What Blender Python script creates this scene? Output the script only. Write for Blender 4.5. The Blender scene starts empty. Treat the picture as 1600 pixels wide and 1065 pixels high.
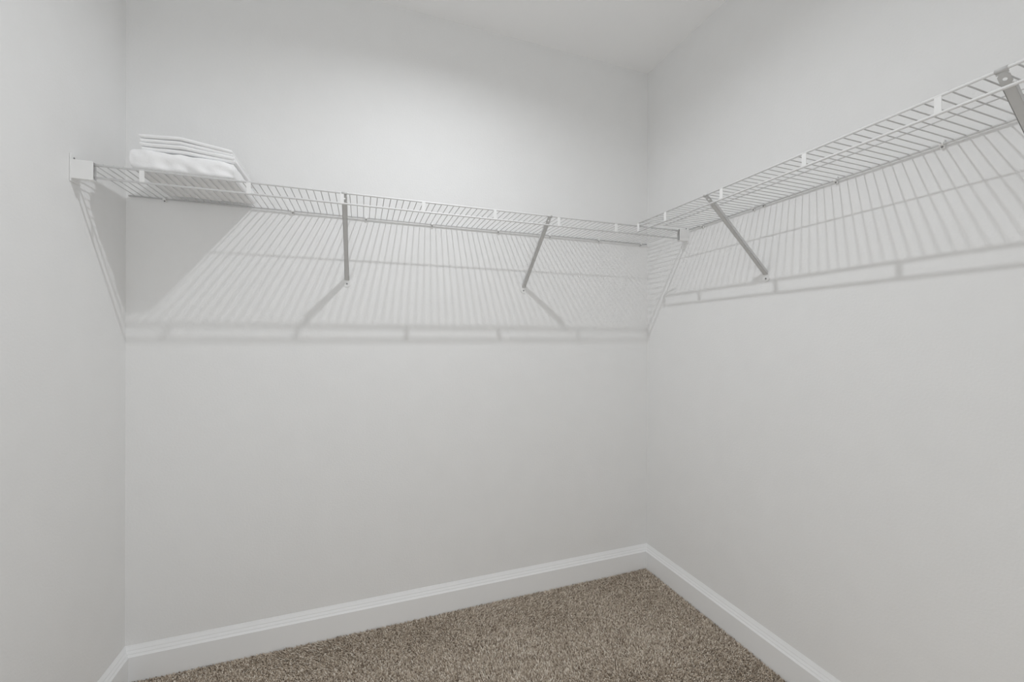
import bpy, bmesh, math, random
import numpy as np
from mathutils import Vector, Matrix, noise

S = bpy.context.scene
C = S.collection

# ------------------------------------------------------------------ camera
# world: the far right room corner is the origin, the back wall lies along -x (y = 0),
# the right wall along -y (x = 0), z is up, metres.
F_PX, YAW, PITCH, ROLL = 646.8, 0.348008, -0.00036, 0.00259
CAM = Vector((-1.4925, -1.9101, 1.2556))
cam_data = bpy.data.cameras.new('camera')
cam_data.sensor_fit = 'HORIZONTAL'
cam_data.sensor_width = 36.0
cam_data.lens = 36.0 * F_PX / 1600.0
cam_data.clip_start = 0.02
cam = bpy.data.objects.new('camera', cam_data)
C.objects.link(cam)
fwd = Vector((math.sin(YAW) * math.cos(PITCH), math.cos(YAW) * math.cos(PITCH), math.sin(PITCH)))
rgt = Vector((math.cos(YAW), -math.sin(YAW), 0.0))
upv = rgt.cross(fwd)
r2 = math.cos(ROLL) * rgt + math.sin(ROLL) * upv
u2 = -math.sin(ROLL) * rgt + math.cos(ROLL) * upv
M = Matrix((r2, u2, -fwd)).transposed().to_4x4()
M.translation = CAM
cam.matrix_world = M
S.camera = cam

# ------------------------------------------------------------------ world, exposure
world = bpy.data.worlds.new('world')
S.world = world
world.use_nodes = True
world.node_tree.nodes['Background'].inputs['Color'].default_value = (0.94, 0.975, 1.0, 1)
world.node_tree.nodes['Background'].inputs['Strength'].default_value = 1.85  # even backdrop light, added as fill through the doorway
LAMP = Vector((-1.208, -0.888, 2.686))      # the closet's one ceiling lamp
LAMP_STRENGTH = 1700.0
# light portal filling the doorway: it gives off nothing itself, it only guides sampling of the added fill light
pl_data = bpy.data.lights.new('doorway_portal', 'AREA')
pl_data.shape = 'RECTANGLE'
pl_data.size, pl_data.size_y = 0.80, 2.03
pl_data.cycles.is_portal = True
portal = bpy.data.objects.new('doorway_portal', pl_data)
portal.location = (-1.60, -2.76, 1.015)
portal.rotation_euler = (math.pi / 2, 0, 0)
C.objects.link(portal)
S.view_settings.view_transform = 'Standard'
S.view_settings.look = 'None'
S.view_settings.gamma = 1.0
S.view_settings.use_curve_mapping = False
S.view_settings.exposure = 0.24
S.cycles.max_bounces = 9
S.cycles.diffuse_bounces = 8

# ------------------------------------------------------------------ materials
def mat(name, color, rough=0.6, spec=0.5, bump=None, mottle=None):
    m = bpy.data.materials.new(name)
    m.use_nodes = True
    nt = m.node_tree
    b = nt.nodes['Principled BSDF']
    b.inputs['Base Color'].default_value = (*color, 1)
    b.inputs['Roughness'].default_value = rough
    b.inputs['Specular IOR Level'].default_value = spec
    tc = nt.nodes.new('ShaderNodeTexCoord')
    if bump:
        scale, strength, dist = bump
        n = nt.nodes.new('ShaderNodeTexNoise')
        n.inputs['Scale'].default_value = scale
        n.inputs['Detail'].default_value = 3.0
        bp = nt.nodes.new('ShaderNodeBump')
        bp.inputs['Strength'].default_value = strength
        bp.inputs['Distance'].default_value = dist
        nt.links.new(tc.outputs['Object'], n.inputs['Vector'])
        nt.links.new(n.outputs['Fac'], bp.inputs['Height'])
        nt.links.new(bp.outputs['Normal'], b.inputs['Normal'])
    if mottle:
        scale, amt = mottle
        n2 = nt.nodes.new('ShaderNodeTexNoise')
        n2.inputs['Scale'].default_value = scale
        n2.inputs['Detail'].default_value = 4.0
        ramp = nt.nodes.new('ShaderNodeValToRGB')
        ramp.color_ramp.elements[0].position = 0.3
        ramp.color_ramp.elements[1].position = 0.7
        ramp.color_ramp.elements[0].color = (*[c * (1 - amt) for c in color], 1)
        ramp.color_ramp.elements[1].color = (*[min(1, c * (1 + amt)) for c in color], 1)
        nt.links.new(tc.outputs['Object'], n2.inputs['Vector'])
        nt.links.new(n2.outputs['Fac'], ramp.inputs['Fac'])
        nt.links.new(ramp.outputs['Color'], b.inputs['Base Color'])
    return m

M_WALL = mat('wall_paint', (0.873, 0.8735, 0.871), 0.75, 0.25, bump=(140, 0.25, 0.002), mottle=(9, 0.008))
M_CEIL = mat('ceiling_paint', (0.97, 0.97, 0.97), 0.85, 0.2, bump=(120, 0.2, 0.002))
M_TRIM = mat('trim_paint', (0.91, 0.915, 0.92), 0.45, 0.4, bump=(40, 0.05, 0.001))
M_RAIL = mat('white_coated_rail', (0.82, 0.82, 0.82), 0.4, 0.4, bump=(300, 0.05, 0.0004))
M_WIRE_SHADED = mat('shade_darkened_wire', (0.68, 0.68, 0.68), 0.4, 0.4, bump=(300, 0.05, 0.0004))  # white coating like the rails, darkened evenly to stand in for unlit undersides
M_STEEL_SHADED = mat('shade_darkened_steel', (0.62, 0.62, 0.615), 0.45, 0.4, bump=(200, 0.05, 0.0004))  # white brace metal greyed: the shade on the arms is put into the colour
M_PLASTIC = mat('white_plastic', (0.87, 0.87, 0.865), 0.4, 0.4, bump=(200, 0.04, 0.0004))
M_SCREW = mat('dull_steel_screw', (0.22, 0.22, 0.22), 0.4, 0.5, bump=(400, 0.1, 0.0004))
M_COTTON = mat('white_cotton', (0.93, 0.93, 0.935), 0.9, 0.1, bump=(700, 0.25, 0.0008))
M_QUILT = mat('white_brushed_cotton', (0.93, 0.93, 0.935), 0.95, 0.1, bump=(260, 0.3, 0.0015))

def carpet_material(islands):
    m = bpy.data.materials.new('carpet_yarn' if islands else 'carpet_backing')
    m.use_nodes = True
    nt = m.node_tree
    b = nt.nodes['Principled BSDF']
    b.inputs['Roughness'].default_value = 0.95
    b.inputs['Specular IOR Level'].default_value = 0.1
    ramp = nt.nodes.new('ShaderNodeValToRGB')
    cols = [(0.0, (0.22, 0.172, 0.130)), (0.3, (0.50, 0.420, 0.335)),
            (0.7, (0.69, 0.60, 0.50)), (1.0, (0.93, 0.865, 0.775))]
    els = ramp.color_ramp.elements
    els[0].position, els[0].color = cols[0][0], (*cols[0][1], 1)
    els[1].position, els[1].color = cols[-1][0], (*cols[-1][1], 1)
    for pos, c in cols[1:-1]:
        e = els.new(pos)
        e.color = (*c, 1)
    if islands:
        g = nt.nodes.new('ShaderNodeNewGeometry')
        nt.links.new(g.outputs['Random Per Island'], ramp.inputs['Fac'])
    else:
        tc = nt.nodes.new('ShaderNodeTexCoord')
        n = nt.nodes.new('ShaderNodeTexNoise')
        n.inputs['Scale'].default_value = 180
        nt.links.new(tc.outputs['Object'], n.inputs['Vector'])
        nt.links.new(n.outputs['Fac'], ramp.inputs['Fac'])
        bp = nt.nodes.new('ShaderNodeBump')
        bp.inputs['Distance'].default_value = 0.006
        nt.links.new(n.outputs['Fac'], bp.inputs['Height'])
        nt.links.new(bp.outputs['Normal'], b.inputs['Normal'])
    nt.links.new(ramp.outputs['Color'], b.inputs['Base Color'])
    return m

# ------------------------------------------------------------------ mesh helpers
def new_obj(name, bm, material, parent=None, smooth=False, loc=None, recalc=True):
    me = bpy.data.meshes.new(name)
    if recalc:
        bmesh.ops.recalc_face_normals(bm, faces=bm.faces)
    bm.to_mesh(me)
    bm.free()
    me.materials.append(material)
    if smooth:
        for p in me.polygons:
            p.use_smooth = True
    o = bpy.data.objects.new(name, me)
    C.objects.link(o)
    if parent:
        o.parent = parent
    if loc:
        o.location = loc
    return o

def copy_obj(o, loc, parent):
    c = o.copy()
    C.objects.link(c)
    c.parent = parent
    c.location = loc
    return c

def empty(name, loc, label, cat, group=None):
    e = bpy.data.objects.new(name, None)
    C.objects.link(e)
    e.location = loc
    e.empty_display_size = 0.05
    tag(e, label, cat, group)
    return e

def tag(o, label=None, cat=None, group=None, kind=None):
    if label: o['label'] = label
    if cat: o['category'] = cat
    if group: o['group'] = group
    if kind: o['kind'] = kind

def box(bm, lo, hi, bevel=0.0):
    lo, hi = Vector(lo), Vector(hi)
    mat4 = Matrix.Translation((lo + hi) / 2) @ Matrix.Diagonal((*(hi - lo), 1))
    vs = bmesh.ops.create_cube(bm, size=1.0, matrix=mat4)['verts']
    if bevel > 0:
        es = list({e for v in vs for e in v.link_edges})
        bmesh.ops.bevel(bm, geom=es, offset=bevel, segments=2, affect='EDGES', profile=0.5)

def tube(bm, pts, r, seg=8, caps=True):
    pts = [Vector(p) for p in pts]
    rings = []
    for i, p in enumerate(pts):
        d = (pts[min(i + 1, len(pts) - 1)] - pts[max(i - 1, 0)]).normalized()
        ref = Vector((1, 0, 0)) if abs(d.x) < 0.9 else Vector((0, 0, 1))
        a = d.cross(ref).normalized()
        b = d.cross(a).normalized()
        rings.append([bm.verts.new(p + r * (math.cos(2 * math.pi * k / seg) * a + math.sin(2 * math.pi * k / seg) * b))
                      for k in range(seg)])
    for A, B in zip(rings, rings[1:]):
        for k in range(seg):
            bm.faces.new((A[k], A[(k + 1) % seg], B[(k + 1) % seg], B[k]))
    if caps:
        bm.faces.new(rings[0])
        bm.faces.new(rings[-1])

def disc(bm, c, axis, r, h, seg=16):
    """a short domed screw head: axis points out of the surface"""
    axis = Vector(axis).normalized()
    ref = Vector((0, 0, 1)) if abs(axis.z) < 0.9 else Vector((1, 0, 0))
    a = axis.cross(ref).normalized()
    b = axis.cross(a)
    c = Vector(c)
    prev = None
    for rr, hh in ((r, 0), (r, h * 0.5), (r * 0.7, h)):
        ring = [bm.verts.new(c + axis * hh + rr * (math.cos(2 * math.pi * k / seg) * a + math.sin(2 * math.pi * k / seg) * b))
                for k in range(seg)]
        if prev:
            for k in range(seg):
                bm.faces.new((prev[k], prev[(k + 1) % seg], ring[(k + 1) % seg], ring[k]))
        prev = ring
    bm.faces.new(prev)

def prism(bm, poly, path):
    """sweep a closed 2-D outline, given as a function placing it at each end"""
    rings = [[bm.verts.new(path(k, q)) for q in poly] for k in (0, 1)]
    n = len(poly)
    for k in range(n):
        bm.faces.new((rings[0][k], rings[0][(k + 1) % n], rings[1][(k + 1) % n], rings[1][k]))
    bm.faces.new(rings[0])
    bm.faces.new(rings[1])

# ------------------------------------------------------------------ the room
W, H, DEPTH, T = 2.307, 2.743, 2.75, 0.10      # width, ceiling height, depth, wall thickness

def room_box(name, lo, hi, m):
    bm = bmesh.new()
    box(bm, lo, hi)
    o = new_obj(name, bm, m)
    tag(o, kind='structure')
    return o

room_box('wall_back', (-W - T, 0, 0), (T, T, H), M_WALL)
room_box('wall_right', (0, -DEPTH, 0), (T, 0, H), M_WALL)
room_box('wall_left', (-W - T, -DEPTH, 0), (-W, 0, H), M_WALL)
# the wall behind the camera has an unseen doorway, added to let in soft fill light
DX0, DX1, DH = -2.00, -1.20, 2.03
bm = bmesh.new()
box(bm, (-W - T, -DEPTH - T, 0), (DX0, -DEPTH, H))
box(bm, (DX1, -DEPTH - T, 0), (T, -DEPTH, H))
box(bm, (DX0, -DEPTH - T, DH), (DX1, -DEPTH, H))
tag(new_obj('wall_front', bm, M_WALL), kind='structure')
bm = bmesh.new()  # casing around the added doorway
for a, b in (((DX0 - 0.06, 0), (DX0, DH + 0.06)), ((DX1, 0), (DX1 + 0.06, DH + 0.06)), ((DX0, DH), (DX1, DH + 0.06))):
    box(bm, (a[0], -DEPTH, a[1]), (b[0], -DEPTH + 0.014, b[1]), 0.003)
tag(new_obj('trim_1', bm, M_TRIM), kind='structure')
room_box('ceiling', (-W - T, -DEPTH - T, H), (T, T, H + T), M_CEIL)
room_box('floor', (-W - T, -DEPTH - T, -T), (T, T, 0.0), carpet_material(False))

# moulded baseboards: flat face with a stepped cap; outline is (distance from wall, height)
BP = [(0, 0.0), (0.0180, 0.0), (0.0180, 0.0975), (0.0168, 0.0985), (0.0128, 0.1045), (0.0123, 0.1075),
      (0.0112, 0.1090), (0.0076, 0.1150), (0.0070, 0.1185), (0.0058, 0.1205), (0.0020, 0.1285), (0.0012, 0.1310), (0, 0.1315)]
def baseboard(name, fn):
    bm = bmesh.new()
    prism(bm, BP, fn)
    o = new_obj(name, bm, M_TRIM)
    tag(o, kind='structure')
# mitred ends: each board is cut back by its own depth at both corners
baseboard('baseboard_back', lambda k, q: Vector(((-q[0], -W + q[0])[k], -q[0], q[1])))
baseboard('baseboard_right', lambda k, q: Vector((-q[0], (-q[0], -DEPTH + q[0])[k], q[1])))
baseboard('baseboard_left', lambda k, q: Vector((-W + q[0], (-q[0], -DEPTH + q[0])[k], q[1])))
baseboard('baseboard_front', lambda k, q: Vector(((DX0 - 0.06, -W + q[0])[k], -DEPTH + q[0], q[1])))

# ------------------------------------------------------------------ carpet pile (nobody could count it)
def carpet_pile():
    rng = np.random.default_rng(4)
    x0, x1, y0, y1 = -W + 0.020, -0.020, -1.05, -0.020
    p = 0.0041
    gx, gy = np.meshgrid(np.arange(x0, x1, p), np.arange(y0, y1, p), indexing='ij')
    n = gx.size
    cx = np.clip(gx.ravel() + rng.uniform(-.5, .5, n) * p, x0, x1)
    cy = np.clip(gy.ravel() + rng.uniform(-.5, .5, n) * p, y0, y1)
    # pile lean: broad brushed areas from trodden patches
    lx = np.zeros(n); ly = np.zeros(n)
    for k in range(7):
        a, f = rng.uniform(0, 2 * np.pi), rng.uniform(5, 16)
        ph = rng.uniform(0, 2 * np.pi)
        w = np.sin((cx * np.cos(a) + cy * np.sin(a)) * f + ph)
        lx += 0.20 * w * np.cos(a * 3)
        ly += 0.20 * w * np.sin(a * 3)
    lx += rng.normal(0, 0.45, n)
    ly += rng.normal(0, 0.45, n)
    h = rng.uniform(0.007, 0.0125, n)
    r = rng.uniform(0.0017, 0.0027, n)
    ang = rng.uniform(0, 2 * np.pi, n)
    V = np.zeros((n, 9, 3))
    levels = [(0.0, 0.9, 0.0), (0.62, 1.0, 0.5)]
    for li, (hh, rr, ln) in enumerate(levels):
        for k in range(4):
            th = ang + k * np.pi / 2 + li * 0.5
            V[:, li * 4 + k, 0] = cx + np.cos(th) * r * rr + lx * h * ln
            V[:, li * 4 + k, 1] = cy + np.sin(th) * r * rr + ly * h * ln
            V[:, li * 4 + k, 2] = hh * h - 0.001
    V[:, 8, 0] = cx + lx * h
    V[:, 8, 1] = cy + ly * h
    V[:, 8, 2] = h
    V[:, :, 0] = np.clip(V[:, :, 0], x0, x1)
    V[:, :, 1] = np.clip(V[:, :, 1], None, y1)
    quads = np.array([[0, 1, 5, 4], [1, 2, 6, 5], [2, 3, 7, 6], [3, 0, 4, 7]])
    tris = np.array([[4, 5, 8], [5, 6, 8], [6, 7, 8], [7, 4, 8]])
    base = (np.arange(n) * 9)[:, None, None]
    loops = np.concatenate([(base + quads).reshape(n, -1), (base + tris).reshape(n, -1)], axis=1).ravel()
    sizes = np.tile(np.array([4] * 4 + [3] * 4), n)
    starts = np.concatenate([[0], np.cumsum(sizes)[:-1]])
    me = bpy.data.meshes.new('carpet_pile')
    me.vertices.add(n * 9)
    me.vertices.foreach_set('co', V.ravel())
    me.loops.add(len(loops))
    me.loops.foreach_set('vertex_index', loops.astype(np.int32))
    me.polygons.add(len(sizes))
    me.polygons.foreach_set('loop_start', starts.astype(np.int32))
    me.update(calc_edges=True)
    me.materials.append(carpet_material(True))
    o = bpy.data.objects.new('carpet_pile', me)
    C.objects.link(o)
    tag(o, 'speckled brown grey cut-pile carpet covering the closet floor', 'carpet', kind='stuff')
carpet_pile()

# ------------------------------------------------------------------ wire shelves
SD = 0.305            # shelf depth
LIP = 0.038           # height of the front lip
PITCH_W = 0.0240      # deck wire spacing
R_RAIL, R_WIRE, R_BACK = 0.0034, 0.00160, 0.0030
# local frame of a shelf: x runs along the wall, y = 0 is the wall and -y comes out, z = 0 is the upper front rail
def wire_shelf(root, x0, x1, straps, clips, first, cut=None):
    """x0..x1 the rails, straps / clips their places along the shelf"""
    bm = bmesh.new(); tube(bm, [(x0, -SD, 0), (x1, -SD, 0)], R_RAIL, 10)
    new_obj('front_rail', bm, M_RAIL, root, True)
    bm = bmesh.new(); tube(bm, [(x0, -SD, -LIP), (x1, -SD, -LIP)], R_RAIL, 10)
    new_obj('lower_rail', bm, M_RAIL, root, True)
    bm = bmesh.new(); tube(bm, [(x0, -0.009, 0), (x1, -0.009, 0)], R_BACK, 8)
    new_obj('back_rail', bm, M_WIRE_SHADED, root, True)
    bm = bmesh.new(); tube(bm, [(x0, -0.157, 0.0058), (x1, -0.157, 0.0058)], 0.0019, 8)
    new_obj('center_wire', bm, M_WIRE_SHADED, root, True)
    # deck wires: rest on the rails and hook over the back rail
    zt = R_RAIL + R_WIRE * 0.4 - 0.001
    proto = None
    n = int((x1 - x0 - first) / PITCH_W)
    for k in range(n + 1):
        x = x0 + first + k * PITCH_W
        if proto is None:
            bm = bmesh.new()
            tube(bm, [(0, -SD - 0.001, zt), (0, -0.0095, zt), (0, -0.0055, zt - 0.0012), (0, -0.0045, zt - 0.005)], R_WIRE, 6)
            proto = new_obj('deck_wire', bm, M_WIRE_SHADED, root, True, (x, 0, 0))
        else:
            copy_obj(proto, (x, 0, 0), root)
    # flat straps tying the two front rails
    proto = None
    for x in straps:
        if proto is None:
            bm = bmesh.new()
            box(bm, (-0.0065, -SD - 0.0030, -LIP - 0.0020), (0.0065, -SD - 0.0010, 0.0020), 0.0006)
            proto = new_obj('lip_strap', bm, M_PLASTIC, root, False, (x, 0, 0))
        else:
            copy_obj(proto, (x, 0, 0), root)
    # wall clips with their screws
    proto = None
    for x in clips:
        if proto is None:
            bm = bmesh.new()
            tube(bm, [(-0.0045, -0.009, 0.0), (0.0045, -0.009, 0.0)], 0.0052, 10)
            box(bm, (-0.0045, -0.008, -0.011), (0.0045, -0.0005, 0.012), 0.0012)
            proto = new_obj('wall_clip', bm, M_PLASTIC, root, False, (x, 0, 0))
            bm = bmesh.new()
            disc(bm, (0, -0.008, -0.0075), (0, -1, 0), 0.0026, 0.0016, 10)
            sc0 = new_obj('screw', bm, M_SCREW, proto)
        else:
            c = copy_obj(proto, (x, 0, 0), root)
            copy_obj(sc0, (0, 0, 0), c)

ZB, ZR = 1.7825, 1.7935
back = empty('wire_shelf', (-W, 0, ZB), 'white wire shelf along the back wall carrying the folded bedding', 'shelf', 'wire closet shelves')
back.rotation_euler = (0, -0.0030, 0)
bx = lambda x: x + W
wire_shelf(back, 0.012, W - 0.012,
           [bx(x) for x in (-2.1369, -1.8500, -1.5605, -1.2720, -0.9850, -0.6980, -0.4100)],
           [bx(x) for x in (-2.188, -1.760, -1.476, -1.192, -0.875, -0.600, -0.316, -0.050)], 0.016)
right = empty('wire_shelf', (0, -DEPTH, ZR), 'empty white wire shelf along the right wall, rising toward the photo edge', 'shelf', 'wire closet shelves')
# here local x runs along the wall toward the back; local -y points into the room (world -x after the turn)
right.rotation_euler = (0, 0, -math.pi / 2)
right.location = (0, -0.318, ZR)
ry = lambda y: -(y + 0.318)
wire_shelf(right, 0.004, DEPTH - 0.318 - 0.012,
           [ry(y) for y in (-0.3290, -0.5070, -0.7930, -1.0830, -1.3750, -1.6640, -1.9530, -2.2420, -2.5300)],
           [ry(y) for y in (-0.404, -0.671, -0.980, -1.249, -1.540, -1.830, -2.120, -2.410)], 0.014)
# hook that joins the right shelf to the back shelf's front rail
bm = bmesh.new()
tube(bm, [(0.055, -SD + 0.028, -0.004), (0.020, -SD + 0.020, -0.006), (0.008, -SD + 0.014, -0.007), (0.004, -SD + 0.004, -0.006), (0.010, -SD, -0.004)], 0.0026, 8)
new_obj('corner_hook', bm, M_WIRE_SHADED, right, True)
# single screw anchor beside the back rail
bm = bmesh.new()
box(bm, (ry(-0.706), -0.004, -0.008), (ry(-0.718), -0.0005, 0.004), 0.001)
anc = new_obj('anchor_tab', bm, M_PLASTIC, right)
bm = bmesh.new()
disc(bm, (ry(-0.712), -0.004, -0.003), (0, -1, 0), 0.0028, 0.0015, 10)
new_obj('screw', bm, M_SCREW, anc)

# ------------------------------------------------------------------ diagonal braces
BW, BF, BT = 0.0180, 0.0110, 0.0014      # web width, flange depth, metal thickness
def brace(root, drop):
    """local frame as a shelf: x along the wall, y = 0 the wall; z = 0 is the upper front rail"""
    top = Vector((0, -SD + 0.001, -0.0040))
    foot = Vector((0, -0.0035, -drop))
    d = (foot - top).normalized()
    nrm = Vector((0, -d.z, d.y)) * -1          # points down and out into the room
    if nrm.y > 0: nrm = -nrm
    ln = (foot - top).length
    def pt(x, along, out): return top + d * along + nrm * out + Vector((x, 0, 0))
    bm = bmesh.new()
    # web with a hole near the top, as a ring of faces around it
    N = 16
    c0, rh = 0.017, 0.0036
    inner, outer = [], []
    hw = BW / 2
    sq = []
    for k in range(N):
        a = 2 * math.pi * k / N + math.pi / N
        ca, sa = math.cos(a), math.sin(a)
        m_ = max(abs(ca), abs(sa))
        sq.append((hw * ca / m_, c0 + 0.012 * sa / m_))
        inner.append((rh * ca, c0 + rh * sa))
    for out in (0.0, -BT):
        vi = [bm.verts.new(pt(x, al, out)) for x, al in inner]
        vo = [bm.verts.new(pt(x, al, out)) for x, al in sq]
        for k in range(N):
            bm.faces.new((vi[k], vi[(k + 1) % N], vo[(k + 1) % N], vo[k]))
        if out == 0.0: first = vi
        else:
            for k in range(N):
                bm.faces.new((first[k], first[(k + 1) % N], vi[(k + 1) % N], vi[k]))
    def slab(x0, x1, a0, a1, o0, o1, w0=1.0, w1=1.0):
        v = [bm.verts.new(pt(x * (w0 if al == a0 else w1), al, o)) for al in (a0, a1) for x, o in ((x0, o0), (x1, o0), (x1, o1), (x0, o1))]
        for f in ((0, 1, 2, 3), (4, 5, 6, 7), (0, 1, 5, 4), (1, 2, 6, 5), (2, 3, 7, 6), (3, 0, 4, 7)):
            bm.faces.new([v[i] for i in f])
    mid = ln * 0.62
    slab(-hw, hw, 0.001, c0 - 0.012, 0, -BT)
    slab(-hw, hw, c0 + 0.012, mid, 0, -BT, 1.0, 0.86)
    slab(-hw, hw, mid, ln, 0, -BT, 0.86, 1.0)
    for s in (-1, 1):                              # stiffening flanges, folded toward the wall
        for a0, a1, w0, w1 in ((0.034, mid, 1.0, 0.86), (mid, ln - 0.004, 0.86, 1.0)):
            slab(s * hw, s * (hw - BT), a0, a1, 0, -BF, w0, w1)
    new_obj('arm', bm, M_STEEL_SHADED, root)
    bm = bmesh.new()                               # hook folded over the upper front rail
    tube(bm, [(-hw, -SD, 0), (hw, -SD, 0)], R_RAIL + 0.0013, 10)
    new_obj('hook', bm, M_STEEL_SHADED, root, True)
    bm = bmesh.new()                               # foot plate, rounded at its lower end
    pts = [(-0.0090, 0.010), (0.0090, 0.010)] + [(0.0150 * math.cos(a), -0.015 + 0.0130 * math.sin(a)) for a in [math.radians(x) for x in range(0, -181, -20)]]
    prism(bm, pts, lambda k, q: Vector((q[0], -0.0004 - 0.0022 * k, -drop + q[1])))
    fp = new_obj('foot_plate', bm, M_PLASTIC, root)
    bm = bmesh.new()
    disc(bm, (0, -0.0026, -drop - 0.015), (0, -1, 0), 0.0034, 0.0020, 12)
    new_obj('screw', bm, M_SCREW, fp)

def brace_at(x, y, z, rot, label, drop):
    e = empty('support_brace', (x, y, z), label, 'bracket', 'diagonal shelf braces')
    e.rotation_euler = (0, 0, rot)
    brace(e, drop)
brace_at(-1.553, 0, ZB + 0.0022, 0, 'slanted white brace under the back shelf, the one nearer the folded bedding', 0.272)
brace_at(-0.740, 0, ZB + 0.0047, 0, 'slanted white brace under the back shelf, the one nearer the room corner', 0.268)
brace_at(0, -0.722, ZR, -math.pi / 2, 'slanted white brace under the right shelf near the room corner, seen whole', 0.276)
brace_at(0, -1.470, ZR, -math.pi / 2, 'close slanted brace under the right shelf, cut off by the photo edge', 0.276)

# ------------------------------------------------------------------ end brackets of the back shelf
def end_bracket(root, s):
    """s = +1: sits on the left wall and reaches toward +x; root lies on the wall at the front rail"""
    X = lambda a, b: (min(a * s, b * s), max(a * s, b * s))
    def bxs(bm, a, b, y0, y1, z0, z1, bev=0.0):
        xa, xb = X(a, b)
        box(bm, (xa, y0, z0), (xb, y1, z1), bev)
    bm = bmesh.new()
    bxs(bm, 0.0004, 0.0040, -0.0085, 0.0300, -0.057, 0.026, 0.0012)
    pl = new_obj('wall_plate', bm, M_PLASTIC, root)
    bm = bmesh.new()
    disc(bm, (0.0040 * s, 0.006, 0.0150), (s, 0, 0), 0.0030, 0.0018, 12)
    new_obj('screw', bm, M_SCREW, pl)
    bm = bmesh.new()                               # open cup that takes the ends of both front rails
    bxs(bm, 0.0035, 0.0550, -0.0075, -0.0055, -0.0475, 0.0085)
    bxs(bm, 0.0035, 0.0550, 0.0100, 0.0120, -0.0475, 0.0085)
    bxs(bm, 0.0035, 0.0550, -0.0055, 0.0100, -0.0475, -0.0455)
    bxs(bm, 0.0035, 0.0550, -0.0055, 0.0100, 0.0060, 0.0085)
    new_obj('rail_cup', bm, M_PLASTIC, root)
e = empty('end_bracket', (-W, -SD, ZB), 'white boxy end bracket on the left wall holding the back shelf', 'bracket', 'end brackets of the back shelf')
end_bracket(e, 1)
e = empty('end_bracket', (0, -SD, ZB + 0.0069), 'small white end bracket on the right wall, under the corner of the shelves', 'bracket', 'end brackets of the back shelf')
end_bracket(e, -1)

# ------------------------------------------------------------------ folded bedding on the back shelf
def cloth_slabs(name, m, slabs, label, seed):
    """each slab: x0,x1,y0,y1, mid(x,y), thickness(x,y), edge radius, wrinkle height, edge squareness"""
    bm = bmesh.new()
    for (x0, x1, y0, y1, mid, th, er, wr, sq) in slabs:
        def axis(a, b, n):
            edge = [er * t for t in (0, 0.004, 0.03, 0.10, 0.25, 0.5, 0.75, 1.0)]
            inner = [a + er + (b - a - 2 * er) * k / n for k in range(1, n)]
            return [a + e for e in edge] + inner + [b - e for e in reversed(edge)]
        xs, ys = axis(x0, x1, 22), axis(y0, y1, 16)
        def fall(v, a, b):
            d = min(v - a, b - v)
            if d >= er: return 1.0
            return max(0.0, 1 - (1 - d / er) ** sq) ** (1.0 / sq)
        top, bot = [], []
        for x in xs:
            tr, br = [], []
            for y in ys:
                f = min(fall(x, x0, x1), fall(y, y0, y1))
                wob = wr * noise.noise(Vector((x * 22, y * 22, seed)))
                wob2 = 0.6 * wr * noise.noise(Vector((x * 60, y * 40, seed + 5)))
                zc = mid(x, y)
                t = th(x, y) * 0.5
                ox = 0.5 * wr * noise.noise(Vector((y * 30, zc * 30, seed + 9)))
                oy = 1.3 * wr * noise.noise(Vector((x * 26, zc * 30, seed + 11)))
                zt_, zb_ = zc + t * f + (wob + wob2) * f, zc - t * f
                fold = lambda z: 2.2 * wr * noise.noise(Vector((x * 34 + z * 20, z * 46, seed + 21)))
                tr.append(bm.verts.new((x + ox, y + oy + fold(zt_), zt_)))
                br.append(bm.verts.new((x + ox, y + oy + fold(zb_), zb_)))
            top.append(tr); bot.append(br)
        nx, ny = len(xs), len(ys)
        for i in range(nx - 1):
            for j in range(ny - 1):
                bm.faces.new((top[i][j], top[i + 1][j], top[i + 1][j + 1], top[i][j + 1]))
                bm.faces.new((bot[i][j], bot[i][j + 1], bot[i + 1][j + 1], bot[i + 1][j]))
        for i in range(nx - 1):
            for j in (0, ny - 1):
                bm.faces.new((top[i][j], top[i + 1][j], bot[i + 1][j], bot[i][j]))
        for j in range(ny - 1):
            for i in (0, nx - 1):
                bm.faces.new((top[i][j], top[i][j + 1], bot[i][j + 1], bot[i][j]))
        bmesh.ops.remove_doubles(bm, verts=bm.verts, dist=1e-6)
    o = new_obj(name, bm, m, None, True)
    tag(o, label, 'bedding', 'folded bedding on the back shelf')
    return o

Z0 = ZB + 0.0084                                   # top of the deck wires
lerp = lambda a, b, t: a + (b - a) * max(0.0, min(1.0, t))
quilt = lambda x: 0.0620 - 0.0070 * lerp(0, 1, (x + 2.03) / 0.13)
cloth_slabs('folded_blanket', M_QUILT,
            [(-2.172, -1.893, -0.297, -0.018, lambda x, y: Z0 + 0.0005 + quilt(x) / 2, lambda x, y: quilt(x), 0.0180, 0.0034, 3.6)],
            'thick folded white blanket lying directly on the back wire shelf', 3.1)
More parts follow.
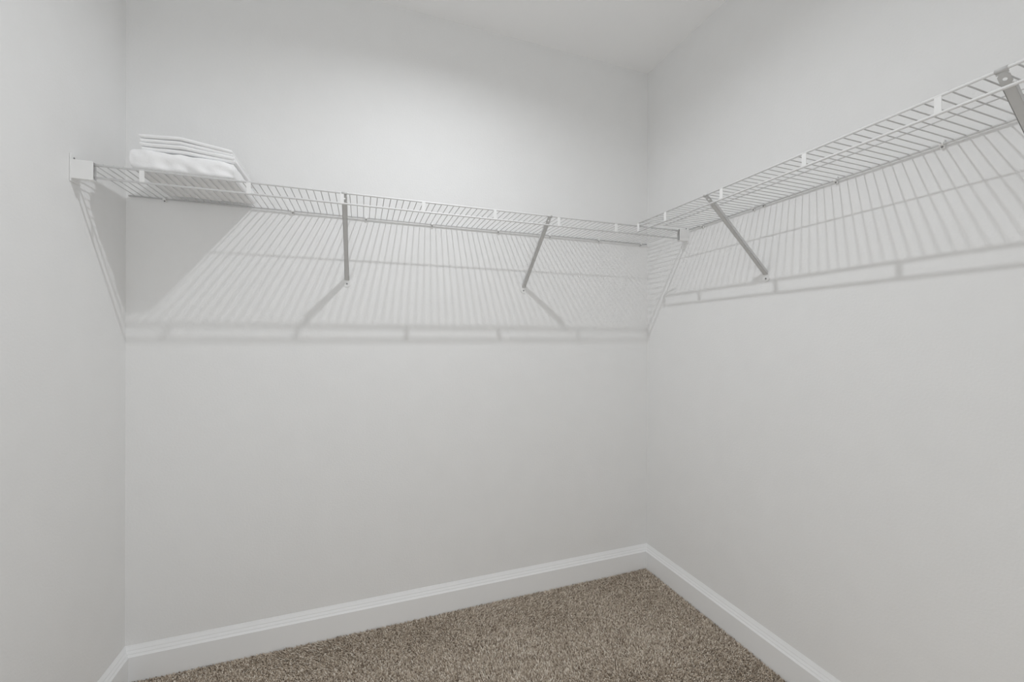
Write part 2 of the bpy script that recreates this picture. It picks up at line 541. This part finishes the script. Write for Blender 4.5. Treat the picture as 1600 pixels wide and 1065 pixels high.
# two thin folded sheets on top, each folded into two layers that droop to the right
def hump(x):
    u = max(0.0, (x + 2.150) / 0.250)
    if u < 0.42: return 0.010 * (u / 0.42) ** 1.2
    return lerp(0.010, -0.009, (u - 0.42) / 0.58)
def layer(k, x0=-2.150, x1=-1.897, y0=-0.290, y1=-0.040):
    def mid(x, y, k=k):
        t = lerp(0.0128, 0.0112, (x + 2.150) / 0.25)
        return Z0 + 0.0628 + (k + 0.5) * t + hump(x) * (0.35 + 0.65 * (k + 1) / 4) 
    return (x0, x1, y0, y1, mid, lambda x, y: 0.0112, 0.0054, 0.0008, 2.0)
cloth_slabs('folded_sheet', M_COTTON, [layer(0, -2.146, -1.892, -0.286), layer(1, -2.150, -1.896, -0.290)],
            'folded white sheet sandwiched between the blanket and the topmost sheet', 7.7)
cloth_slabs('folded_sheet', M_COTTON, [layer(2, -2.149, -1.899, -0.288), layer(3, -2.152, -1.901, -0.291)],
            'topmost folded white sheet of the bedding stack, bent in the middle', 12.3)

# ------------------------------------------------------------------ ceiling lamp (above the picture)
def ceiling_lamp():
    root = empty('ceiling_lamp', (LAMP.x, LAMP.y, H), 'small round white ceiling lamp with a frosted lens', 'lamp')
    def lathe(prof, seg=40):
        bm = bmesh.new()
        rings = [[bm.verts.new((r * math.cos(2 * math.pi * k / seg), r * math.sin(2 * math.pi * k / seg), z)) for k in range(seg)] if r > 1e-6
                 else [bm.verts.new((0, 0, z))] for r, z in prof]
        for A, B in zip(rings, rings[1:]):
            for k in range(seg):
                if len(A) == 1: bm.faces.new((A[0], B[k], B[(k + 1) % seg]))
                elif len(B) == 1: bm.faces.new((A[k], A[(k + 1) % seg], B[0]))
                else: bm.faces.new((A[k], A[(k + 1) % seg], B[(k + 1) % seg], B[k]))
        return bm
    zc = LAMP.z - H                                # centre of the light source, local
    rim = zc - 0.006
    new_obj('canopy', lathe([(0, -0.0005), (0.078, -0.0005), (0.078, -0.012), (0.070, -0.020), (0.040, rim + 0.004), (0.034, rim), (0.0264, rim), (0.0260, rim + 0.018), (0, rim + 0.018)]), M_PLASTIC, root, False)
    me = bpy.data.materials.new('lamp_lens_glow')
    me.use_nodes = True
    nt = me.node_tree
    nt.nodes.clear()
    out = nt.nodes.new('ShaderNodeOutputMaterial')
    em = nt.nodes.new('ShaderNodeEmission')
    em.inputs['Color'].default_value = (0.95, 0.975, 1.0, 1)
    em.inputs['Strength'].default_value = LAMP_STRENGTH
    nt.links.new(em.outputs[0], out.inputs[0])
    R = 0.024
    # a shallow domed frosted lens set above the rim, its glowing face turned down
    bm = bmesh.new()
    n = 16
    ring = [bm.verts.new((R * math.cos(2 * math.pi * k / n), R * math.sin(2 * math.pi * k / n), rim + 0.0082)) for k in range(n)]
    tip = bm.verts.new((0, 0, rim + 0.0066))
    for k in range(n):
        f = bm.faces.new((ring[(k + 1) % n], ring[k], tip))
    me.cycles.emission_sampling = 'FRONT'
    new_obj('lens', bm, me, root, True, None, False)
ceiling_lamp()
